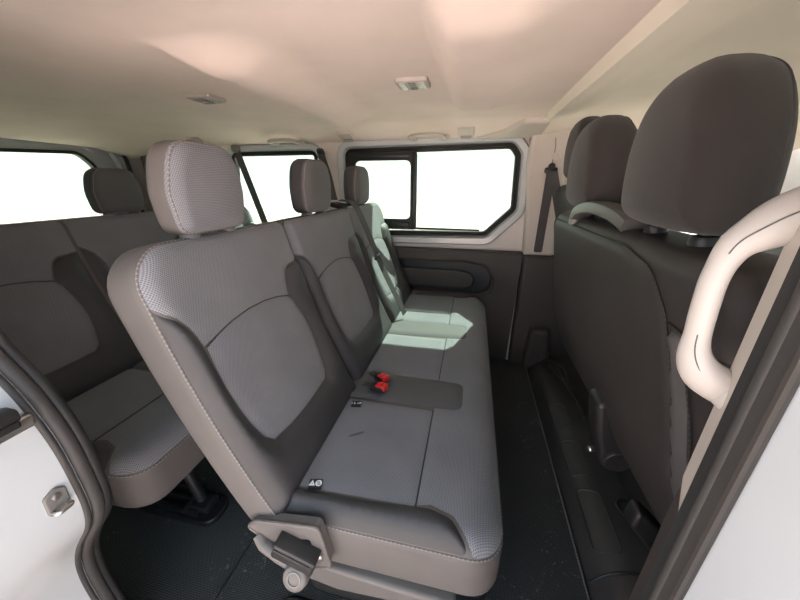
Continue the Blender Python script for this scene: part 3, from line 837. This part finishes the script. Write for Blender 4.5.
# bench underframes ----------------------------------------------------------
def underframe(root, x, first):
    mb = MB()
    for y in (.52, 1.62):
        rbox(mb, (-.16+x, y, .262), (.44, .06, .045), .008)
    rbox(mb, (-.33+x, 1.12, .262), (.05, 1.36, .045), .008); rbox(mb, (.02+x, 1.12, .262), (.05, 1.36, .045), .008)
    mb.build('base_frame', 'blackmetal', root)
    for y in (.60, 1.55):
        mb = MB()
        tube(mb, [(.005+x, y, .275), (.055+x, y, .05)] if not first else [(-.02+x, y, .27), (-.02+x, y, .05)], .017, 12); mb.build('leg', 'blackmetal', root)
        mb = MB(); tube(mb, [(-.30+x, y, .27), (-.26+x, y, .05)], .017, 12); mb.build('leg', 'blackmetal', root)
        mb = MB(); tube(mb, [(-.28+x, y, .10), (-.02+x, y, .22)], .010, 10); mb.build('brace', 'blackmetal', root)
        mb = MB(); bplate(mb, resample(rpoly([(-.36+x, y-.055), (.13+x, y-.055), (.13+x, y+.055), (-.36+x, y+.055)], [.01, .05, .05, .01]), .03), PXY, .004, .026, .006)
        for dy in (-.035, 0, .035): rbox(mb, (-.135+x, y+dy, .036), (.40, .014, .03), .005)
        rbox(mb, (.06+x, y, .045), (.075, .06, .032), .008)
        tube(mb, [(.02+x, y-.05, .055), (.02+x, y+.05, .055)], .009, 10); tube(mb, [(-.26+x, y-.05, .055), (-.26+x, y+.05, .055)], .009, 10)
        mb.build('floor_rail', 'blackmetal', root)
underframe(b3, -.905, False)
underframe(b2, 0, True)
# moulded plastic shroud below the near end of the front bench
mb = MB(); bplate(mb, resample(rpoly([(-.36, .04), (.0, .04), (.03, .23), (-.02, .275), (-.36, .26)], .02), .04), PXZ, .62, .452, .02); mb.build('base_shroud', 'blackp', b2)
# grey side beam
mb = MB(); o = resample(rpoly([(-.36, .225), (-.24, .205), (.02, .235), (.035, .270), (-.10, .275), (-.30, .285)], .012), .03)
bplate(mb, o, PXZ, .46, .395, .010); mb.build('side_beam', 'greyp', b2)
# recliner side cover, lever block and release bar
mb = MB(); o = resample(rpoly([(-.425, .400), (-.400, .425), (-.255, .452), (-.245, .395), (-.235, .335), (-.285, .318), (-.355, .352)], [.01, .01, .012, .02, .02, .02, .02]), .015)
hh = resample(rpoly([(-.352, .385), (-.275, .412), (-.268, .350), (-.335, .348)], .008), .02)
plate(mb, o, [hh], PXZ, .372, .395); sc = mb.build('side_cover', 'greyp', b2)
mb = MB(); tube(mb, [(p[0], .374, p[1]) for p in o], .0045, 8, True); mb.build('cover_edge', 'greyp', sc)
R = Matrix.Rotation(radians(-17), 3, 'Y')
mb = MB(); rbox(mb, (-.302, .368, .382), (.095, .055, .046), .006, Matrix.Rotation(radians(20), 3, 'Y')); lv = mb.build('release_lever', 'blackp', b2)
mb = MB(); rbox(mb, (-.302, .340, .391), (.082, .004, .010), .0015, Matrix.Rotation(radians(20), 3, 'Y')); mb.build('lever_rib', 'blackp', lv)
mb = MB(); lathe(mb, (-.258, .37, .372), (0, -1, 0), [(.010, -.01), (.010, .006), (.006, .008)], 14); mb.build('lever_pin', 'metal', lv)
mb = MB(); tube(mb, [(-.402, .375, .380), (-.385, .366, .366), (-.345, .360, .353), (-.303, .360, .330)], .013, 12, ra=.014); br = mb.build('recline_bar', 'greyp', b2)
mb = MB(); lathe(mb, (-.300, .352, .330), (.05, -.9, .45), [(.026, -.03), (.0275, .010), (.026, .018), (.022, .021)], 24); kn = mb.build('recline_knob', 'greyp', b2)
mb = MB(); A = Vector((.05, -.9, .45)).normalized(); lathe(mb, Vector((-.300, .352, .330))+A*.021, A, [(.015, -.002), (.015, .0015), (.0125, .0015), (.0125, -.001)], 24); mb.build('knob_cap', 'greyp2', kn)

# child seat anchor tags on the cushion, and the scuff on the fabric
def iso_tag(cx, cy, rot, w, mirror=False):
    R = Matrix.Rotation(rot, 3, 'Z'); z = .4535
    def pt(a, b, t): v = R @ Vector((a, b, 0)); return Vector((cx+v.x, cy+v.y, z+t+.002*0))
    mb = MB(); plate(mb, rpoly([(-w/2, -.011), (w/2, -.011), (w/2, .011), (-w/2, .011)], .002), [], pt, -.003, .0035)
    tg = mb.build('anchor_tag', 'blackp', cb2); mb = MB()
    if not mirror:
        for sx, pts in ((-.0065, [(-.008, -.006), (.0065, -.006), (-.001, .008)]), (.0075, None)):
            if pts: plate(mb, [(sx+a, b) for a, b in pts], [[(sx+a*.25-.0005, b*.25-.0012) for a, b in pts]], pt, .0035, .0042)
            else:
                ring = lambda r, n=16: [(sx+r*cos(2*pi*i/n), r*sin(2*pi*i/n)) for i in range(n)]
                plate(mb, ring(.0075), [[(sx-.003, -.004), (sx+.0045, -.004), (sx+.0045, -.001), (sx-.003, -.001)], [(sx-.0045, .001), (sx+.003, .001), (sx+.003, .004), (sx-.0045, .004)]], pt, .0035, .0042)
    else:
        plate(mb, [(-.0145, -.004), (-.0125, -.004), (-.0125, .003), (-.0145, .003)], [], pt, .0035, .0042)
        plate(mb, [(-.007, -.005), (-.002, -.005), (-.002, -.003), (-.005, -.003), (-.005, .004), (-.007, .004)], [], pt, .0035, .0042)
        plate(mb, [(.003, -.002), (.014, -.002), (.014, .004), (.010, .004), (.010, 0), (.003, 0)], [], pt, .0035, .0042)
    mb.build('tag_print', 'white', tg)
iso_tag(-.303, .460, radians(12), .030)
iso_tag(-.308, .742, radians(10), .030, True)

mb = MB(); C2.panel([(.613, -.283), (.619, -.285), (.633, -.266), (.642, -.249), (.636, -.246), (.624, -.262)], .0064, .0052, .004, mb=mb); mb.build('scuff_mark', 'strip', cb2)

# ------------------------------------------------------------------ front seats
def th_front(v): return 36 if v < .12 else 36-27*sm((v-.12)/.42)
HRH = [(.08, -.002), (.114, .004), (.129, .030), (.130, .080), (.117, .142), (.088, .194), (.044, .221)]
HRF = resample(catmull([(0, -.003)]+HRH+[(0, .226)]+[(-a, b) for a, b in HRH[::-1]], 5, True), .014)
def front_seat(x, u0, u1, seats, label, cat_group, name, dz=0):
    root = empty(name, (.72+x, (u0+u1)/2, .1), label, 'front seat', cat_group)
    D0 = seat_curve(.560, .262, th_front, .83)
    D = lambda u, v, w: D0(u, v, w)+Vector((x, 0, dz))
    P = Pad(u0, u1, -.01, .803, (.05, .05, .06, .06), 0, .125, .034, .045, D)
    b = P.body(22).build('backrest', 'back', root, 60)
    if u1-u0 > .7:
        o = rpoly([(u0+.012, .02), (u1-.018, .02), (u1-.020, .782), (u0+.30, .788), (u0+.19, .772), (u0+.135, .715), (u0+.092, .60), (u0+.055, .42), (u0+.02, .20)], [.03, .04, .05, .05, .06, .08, .1, .1, .1])
        P.panel(o, .005, -.001, .02, back=True).build('back_panel', 'back', b, 60)
        mb = MB(); P.line(o[8:], .0016, .0035, back=True, mb=mb, closed=False); mb.build('back_seam', 'stitchdark', b)
        st = [(u0+.128, .690), (u0+.098, .690), (u0+.060, .60), (u0+.018, .40), (u0+.008, .25), (u0+.026, .25), (u0+.062, .42), (u0+.098, .60)]
        P.panel(st, .006, 0, .008, back=True).build('fabric_stripe', 'stripe', b, 60)
        mb = MB(); P.line([(u0+.006, .693), (u0+.124, .700)], .0022, .002, back=True, mb=mb); P.line([(u0+.080, .69), (u0+.040, .585), (u0+.008, .44)], .0018, .006, back=True, mb=mb); mb.build('side_seam', 'stitchdark', b)
    mb = MB(); rbox(mb, (.80+x, (u0+u1)/2, .40), (.46, u1-u0-.02, .15), .05, seg=4); mb.build('cushion', 'back', root, 60)
    mb = MB(); rbox(mb, (.74+x, (u0+u1)/2, .222), (.34, u1-u0-.14, .23), .03, seg=3); mb.build('seat_box', 'blackp', root)
    DHF = lambda u, v, w: Vector((.345+x+w-.05*v+.25*(v-.1)**2, u, 1.030+v*1.05+dz))
    for c in seats: headrest(root, c, DHF, HRF, -.050, .048, 'backhr', True, (-.05, .05), puff=.016, bez=True, postw=.07, bz=.036, bm='blackp', rr=(.038, .042), post_r=.0065)
    return root, P, D, b
f1, PF, DF, bF = front_seat(0, .385, 1.285, (.638, 1.055), 'charcoal double passenger front seat nearest the camera', 'charcoal front seats', 'front_seat')
f2, PG, DG, bG = front_seat(.105, 1.345, 1.815, (1.59,), 'charcoal single front seat on the far side, headrest on bare steel posts', 'charcoal front seats', 'front_seat', .085)
# belt outlet moulding on top of the double backrest
path = catmull([(.308, 1.045, .985), (.308, 1.040, 1.010), (.310, 1.005, 1.030), (.313, .93, 1.040), (.318, .85, 1.038), (.325, .79, 1.028), (.33, .75, 1.015)], 5)
mb = MB(); sweep(mb, path, [(.012, -.036), (.015, -.030), (.015, .030), (.012, .036), (-.012, .036), (-.012, -.036)], (1, 0, .3)); mb = MB()
P_, T_, N_ = frames(path)
vs = []; k = 10
for p, t in zip(P_, T_):
    nrm = Vector((0, -t.z, t.y)).normalized()
    if nrm.z < 0 and abs(nrm.z) > .2: nrm = -nrm
    xa = Vector((1, 0, 0)); w = .024
    for j in range(k):
        a = 2*pi*j/k; ca, sa = cos(a), sin(a)
        vs.append(p+xa*(abs(ca)**.5*(1 if ca > 0 else -1)*w)+nrm*(abs(sa)**.6*(1 if sa > 0 else -1)*.017))
n = len(P_); fs = [(i*k+j, i*k+(j+1) % k, (i+1)*k+(j+1) % k, (i+1)*k+j) for i in range(n-1) for j in range(k)]
fs += [tuple(range(k))[::-1], tuple((n-1)*k+j for j in range(k))]
mb.add(vs, fs); mb.build('belt_outlet', 'outlet', f1, 50)
# recliner hinge cover and bolt on the double seat
mb = MB(); bplate(mb, resample(rpoly([(.345, .575), (.375, .585), (.43, .50), (.452, .405), (.43, .355), (.395, .375), (.365, .47)], .018), .015), PXZ, .80, .735, .014); hc = mb.build('hinge_cover', 'blackp', f1)
mb = MB(); lathe(mb, (.425, .735, .405), (0, -1, 0), [(.032, -.01), (.032, .005), (.028, .009)], 20); mb.build('hinge_disc', 'blackp', hc)
mb = MB(); lathe(mb, (.375, .775, .395), (-1, -.5, .2), [(.008, -.02), (.008, .004), (.004, .007)], 12); mb.build('hinge_bolt', 'metal', hc)
mb = MB(); bplate(mb, resample(rpoly([(.425, .40), (.47, .36), (.60, .22), (.57, .19), (.47, .28), (.42, .34)], .015), .02), PXZ, .64, .60, .01); mb.build('side_bracket', 'blackp', f1)

# wiring under the far front seat
mb = MB()
for k in range(5):
    pts = [(.47+.03*random.random(), 1.74-.02*k, .115), (.50+.04*random.random(), 1.62-.05*k, .16+.03*random.random()), (.53+.03*random.random(), 1.50-.06*k, .14), (.545, 1.38-.03*k, .12+.03*random.random()), (.55, 1.25, .115)]
    tube(mb, catmull(pts, 6), .006+.002*random.random(), 7)
w = mb.build('wiring_loom', 'blackp'); tag(w, 'black wiring loom in the gap beneath the front seats', 'cable')

# ------------------------------------------------------------------ belts and buckles
def curve_pts(p, n=6): return catmull(p, n)
sb = empty('seat_belt', (-.91, 1.88, 1.25), 'black seat belt running from the far pillar down across the middle bench', 'seat belt', 'black seat belts')
mb = MB(); rbox(mb, (-.915, 1.885, 1.262), (.035, .05, .06), .012); lathe(mb, (-.905, 1.868, 1.262), (0, -1, 0), [(.022, -.01), (.024, .006), (.018, .014)], 16); mb.build('upper_anchor', 'blackp', sb)
mb = MB(); ribbon(mb, curve_pts([(-.905, 1.865, 1.262), (-.785, 1.68, 1.14), (-.69, 1.51, 1.045), (-.640, 1.410, 1.026)], 5), .042, .0022, (.9, .42, 0)); mb.build('webbing', 'webbing', sb)
mb = MB(); ribbon(mb, curve_pts([(-.60, 1.392, 1.026), (-.533, 1.392, 1.012), (-.485, 1.394, .92), (-.408, 1.405, .72), (-.318, 1.428, .515), (-.300, 1.432, .472)], 5), .040, .0022, (.25, 1, .1)); mb.build('webbing', 'webbing', sb)
mb = MB(); rbox(mb, (-.595, 1.395, 1.000), (.085, .075, .022), .008, Matrix.Rotation(radians(12), 3, 'Y')); mb.build('belt_guide', 'blackp', b2)
mb = MB(); rbox(mb, (-.428, 1.402, .770), (.012, .062, .024), .004, Matrix.Rotation(radians(25), 3, 'Y')); mb.build('belt_stop', 'blackp', sb)
sb2 = empty('seat_belt', (.372, 1.85, 1.155), 'black seat belt on the beige pillar behind the far front seat', 'seat belt', 'black seat belts')
mb = MB(); rbox(mb, (.372, 1.842, 1.160), (.062, .022, .028), .008); lathe(mb, (.372, 1.842, 1.178), (0, -1, 0), [(.016, -.008), (.017, .010), (.011, .016)], 16); mb.build('belt_loop', 'blackp', sb2)
mb = MB(); ribbon(mb, [(.372, 1.832, 1.155), (.372, 1.838, 1.0), (.372, 1.846, .88), (.372, 1.852, .74)], .044, .002, (1, 0, 0)); mb.build('webbing', 'webbing', sb2)
mb = MB(); ribbon(mb, [(.380, 1.828, 1.150), (.41, 1.829, 1.06), (.46, 1.829, .90), (.52, 1.829, .70)], .044, .002, (1, 0, .3)); mb.build('webbing', 'webbing', sb2)
bt = MB(); lathe(bt, (.388, 1.852, 1.225), (0, -1, 0), [(.020, -.006), (.021, .004), (.016, .009), (.006, .009), (.005, .004)], 20)
bt = bt.build('belt_height_button', 'beige', None, loc=(.388, 1.852, 1.225)); tag(bt, 'round beige button on the pillar above the far seat belt', 'button')
sb3 = empty('seat_belt', (-1.48, 1.88, 1.28), 'black seat belt slanting across the rear side window', 'seat belt', 'black seat belts')
mb = MB(); rbox(mb, (-1.480, 1.87, 1.300), (.04, .05, .045), .012); mb.build('upper_anchor', 'greyp2', sb3)
mb = MB(); ribbon(mb, curve_pts([(-1.478, 1.874, 1.285), (-1.445, 1.874, 1.17), (-1.405, 1.874, 1.03), (-1.352, 1.874, .84)], 5), .046, .003, (1, 0, .2)); mb.build('webbing', 'webbing', sb3)

def buckle(px, py, rot, tilt, label):
    e = empty('belt_buckle', (px, py, .452), label, 'belt buckle', 'red seat belt buckles')
    R = Matrix.Rotation(rot, 3, 'Z') @ Matrix.Rotation(tilt, 3, 'Y')
    c = Vector((px, py, .474))
    mb = MB(); rbox(mb, c, (.056, .032, .022), .006, R); mb.build('body', 'blackp', e)
    mb = MB(); rbox(mb, c+R @ Vector((.012, 0, .0045)), (.036, .028, .020), .004, R); mb.build('release_button', 'red', e)
    mb = MB(); rbox(mb, c+R @ Vector((.016, .0, .0135)), (.004, .022, .003), .001, R); mb.build('tongue_slot', 'gasket', e)
    mb = MB(); ribbon(mb, [c+R @ Vector((-.028, 0, -.002)), c+R @ Vector((-.062, 0, -.002))], .024, .005, R @ Vector((0, 1, 0))); mb.build('stalk', 'webbing', e)
buckle(-.256, .812, radians(-18), radians(-6), 'red seat belt buckle lying nearer the open door on the bench')
buckle(-.262, .866, radians(-38), radians(-8), 'red seat belt buckle lying farther from the open door on the bench')
mb = MB(); ribbon(mb, [(-.350, .775, .458), (-.29, .785, .4565), (-.25, .792, .4545)], .022, .003, (0, 1, 0))
mb.build('buckle_strap', 'strip', cb2)

# ------------------------------------------------------------------ handles, hooks and lamps
gh = empty('grab_handle', (XB, .335, 1.02), 'large beige grab handle on the near door pillar', 'grab handle')
gp = catmull([(.300, .330, 1.096), (.267, .335, 1.075), (.248, .336, 1.062), (.232, .337, 1.046), (.225, .336, 1.020), (.2245, .335, .993), (.226, .334, .964), (.229, .333, .940), (.239, .331, .921), (.255, .328, .909), (.275, .324, .902)], 6)
n = len(gp)
scl = [1+1.25*sm((.40-i/(n-1))/.34)+1.0*sm((i/(n-1)-.60)/.28) for i in range(n)]
mb = MB(); tube(mb, gp, .0088, 18, ra=.011, up=(1, 0, .3), scale=scl); mb.build('grip', 'handle', gh, 60)
cd = Vector((-.50, -.80, .30)).normalized()
for lo, hi in ((3, 21), (n-24, n-7)):
    mb = MB(); tube(mb, [Vector(gp[i])+cd*(.0088*scl[i]*1.06) for i in range(lo, hi)], .0007, 6); mb.build('mould_line', 'greyp', gh)
mb = MB(); rbox(mb, (.290, .322, 1.100), (.04, .03, .06), .01, seg=3); mb.build('upper_foot', 'handle', gh); mb = MB(); rbox(mb, (.262, .316, .905), (.03, .026, .03), .009, seg=3); mb.build('lower_foot', 'handle', gh)

def roof_handle(x, label):
    e = empty('roof_grab_handle', (x, 1.82, ceil_z(x, 1.82)), label, 'grab handle', 'beige roof grab handles')
    q = lambda dx, y, d: (x+dx, y, ceil_z(x, y)-d)
    mb = MB(); p = catmull([q(-.088, 1.875, .006), q(-.086, 1.850, .016), q(-.080, 1.795, .030), q(-.058, 1.772, .034), q(0, 1.764, .035), q(.058, 1.772, .034), q(.080, 1.795, .030), q(.086, 1.850, .016), q(.088, 1.875, .006)], 5)
    tube(mb, p, .0105, 10, ra=.013); mb.build('grip', 'handle', e)
    for s in (-1, 1):
        mb = MB(); rbox(mb, q(s*.087, 1.862, .004), (.044, .036, .024), .008, seg=3); mb.build('mount', 'beige', e)
def hook(x, label):
    z = ceil_z(x, 1.82)
    e = empty('coat_hook', (x, 1.82, z), label, 'coat hook', 'beige coat hooks')
    T = lambda a, b, t: Vector((a, b, ceil_z(x, b)-t))
    mb = MB(); bplate(mb, resample(rpoly([(x-.042, 1.770), (x+.042, 1.770), (x+.040, 1.865), (x-.040, 1.865)], [.005, .005, .022, .022]), .01), T, -.004, .010, .005); mb.build('base', 'beige', e)
    mb = MB(); bplate(mb, resample(rpoly([(x-.028, 1.835), (x+.028, 1.835), (x+.026, 1.860), (x-.026, 1.860)], .006), .01), T, .008, .016, .003); mb.build('flap', 'bezel', e)
roof_handle(-.262, 'beige roof grab handle above the big far window')
roof_handle(-1.105, 'beige roof grab handle above the rear side window')
hook(-.065, 'beige coat hook right of the front roof grab handle')
hook(-.720, 'beige coat hook at the left end of the big far window')
hook(-1.70, 'beige coat hook nearest the rear of the van')

def roof_lamp(x, y, label):
    z = ceil_z(x, y)
    e = empty('roof_lamp', (x, y, z), label, 'roof lamp', 'roof reading lamps')
    mb = MB(); bplate(mb, resample(rpoly([(x-.050, y-.045), (x+.050, y-.045), (x+.050, y+.045), (x-.050, y+.045)], .012), .02), PXY, z+.01, z-.012, .006); mb.build('bezel', 'bezel', e)
    for s in (-1, 0, 1):
        mb = MB(); bplate(mb, resample(rpoly([(x+s*.028-.011, y-.036), (x+s*.028+.011, y-.036), (x+s*.028+.011, y+.008), (x+s*.028-.011, y+.008)], .004), .02), PXY, z-.008, z-.0145, .003); mb.build('lens', 'lens' if s else 'greyp2', e)
        mb = MB(); bplate(mb, resample(rpoly([(x+s*.028-.011, y+.014), (x+s*.028+.011, y+.014), (x+s*.028+.011, y+.036), (x+s*.028-.011, y+.036)], .004), .02), PXY, z-.008, z-.0145, .003); mb.build('switch', 'greyp' if s == 0 else 'lens', e)
roof_lamp(-.209, 1.10, 'small rectangular roof lamp above the middle of the big window')
roof_lamp(-.969, 1.116, 'small rectangular roof lamp nearer the rear of the van')

# door striker and roller guide on the white near pillar
XP = -.765
st = empty('door_striker', (XP, .16, .62), 'steel door striker on the white rear door pillar', 'door striker')
def jamb_x(z):
    for a, b in zip(apl, apl[1:]):
        if b.y <= z <= a.y: return a.x+(b.x-a.x)*(a.y-z)/max(1e-6, a.y-b.y)
    return -.63
jx = jamb_x(.62)
PJ = lambda a, b, t: Vector((jamb_x(.615)+t, a, b))
jx = jamb_x(.615)
mb = MB(); bplate(mb, resample(rpoly([(.209, .594), (.238, .594), (.240, .630), (.228, .640), (.211, .632)], .008), .01), PJ, -.006, .005, .002); mb.build('plate', 'greyp2', st); st.location = (jx, .225, .60)
for o in st.children: o.matrix_parent_inverse = Matrix.Translation(-Vector(st.location))
mb = MB(); tube(mb, catmull([(jx, .214, .602), (jx+.013, .214, .602), (jx+.016, .219, .602), (jx+.016, .229, .602), (jx+.013, .234, .602), (jx, .234, .602)], 4), .0032, 8); mb.build('loop', 'metal', st)
mb = MB(); lathe(mb, (jx+.004, .225, .625), (1, 0, 0), [(.006, -.004), (.006, .003), (.003, .004)], 6); mb.build('screw', 'metal', st)
jx = jamb_x(.77)
rg = empty('door_catch', (jx, .205, .77), 'black door catch on a steel plate, upper part of white door pillar', 'door catch')
mb = MB(); rbox(mb, (jx+.004, .205, .758), (.02, .09, .022), .004); mb.build('plate', 'metal', rg)
mb = MB(); rbox(mb, (jx+.012, .200, .782), (.03, .07, .022), .006); rbox(mb, (jx+.022, .205, .770), (.016, .05, .012), .004); mb.build('latch', 'blackp', rg)

# ------------------------------------------------------------------ light, sky, camera
W = bpy.data.worlds.new('World'); SC.world = W; W.use_nodes = True
wt = W.node_tree; bg = wt.nodes['Background']; bg.inputs[0].default_value = (.80, .90, 1.0, 1)
# hazy sky, much brighter on the sun's side of the van
tcw = wt.nodes.new('ShaderNodeTexCoord'); dt = wt.nodes.new('ShaderNodeVectorMath'); dt.operation = 'DOT_PRODUCT'; dt.inputs[1].default_value = (-.22, .93, .25)
wt.links.new(tcw.outputs['Generated'], dt.inputs[0])
mrw = wt.nodes.new('ShaderNodeMapRange'); mrw.interpolation_type = 'SMOOTHSTEP'
for i_, v_ in enumerate((-.15, .35, 1.6, 5.0)): mrw.inputs[i_+1].default_value = v_
wt.links.new(dt.outputs['Value'], mrw.inputs[0]); wt.links.new(mrw.outputs[0], bg.inputs[1])
crw = wt.nodes.new('ShaderNodeValToRGB'); crw.color_ramp.elements[0].color = (.70, .85, 1, 1); crw.color_ramp.elements[1].color = (1, .97, .95, 1)
crw.color_ramp.elements[0].position = .1; crw.color_ramp.elements[1].position = .7
mr2 = wt.nodes.new('ShaderNodeMapRange'); mr2.inputs[1].default_value = -.3; mr2.inputs[2].default_value = .6
wt.links.new(dt.outputs['Value'], mr2.inputs[0]); wt.links.new(mr2.outputs[0], crw.inputs[0]); wt.links.new(crw.outputs[0], bg.inputs[0])
L = bpy.data.lights.new('Sun', 'SUN'); L.energy = 31; L.angle = radians(.6); L.color = (1, .96, .90)
so = bpy.data.objects.new('Sun', L); COL.objects.link(so)
so.rotation_euler = Vector((-.30, -1, -1.0)).to_track_quat('-Z', 'Y').to_euler()
cam = bpy.data.cameras.new('Camera'); co = bpy.data.objects.new('Camera', cam); COL.objects.link(co)
F = 310.0; cam.sensor_width = 36; cam.sensor_fit = 'HORIZONTAL'; cam.lens = F/800*36; cam.clip_start = .02
co.location = (0, 0, 1.10); co.rotation_euler = (radians(90-20.7), 0, radians(12.8))
SC.camera = co
vs_ = SC.view_settings; vs_.view_transform = 'Standard'; vs_.look = 'None'; vs_.gamma = 1; vs_.exposure = 0.64; vs_.use_curve_mapping = False
SC.cycles.max_bounces = 10; SC.cycles.diffuse_bounces = 6; SC.cycles.transparent_max_bounces = 12
SC.cycles.use_denoising = True
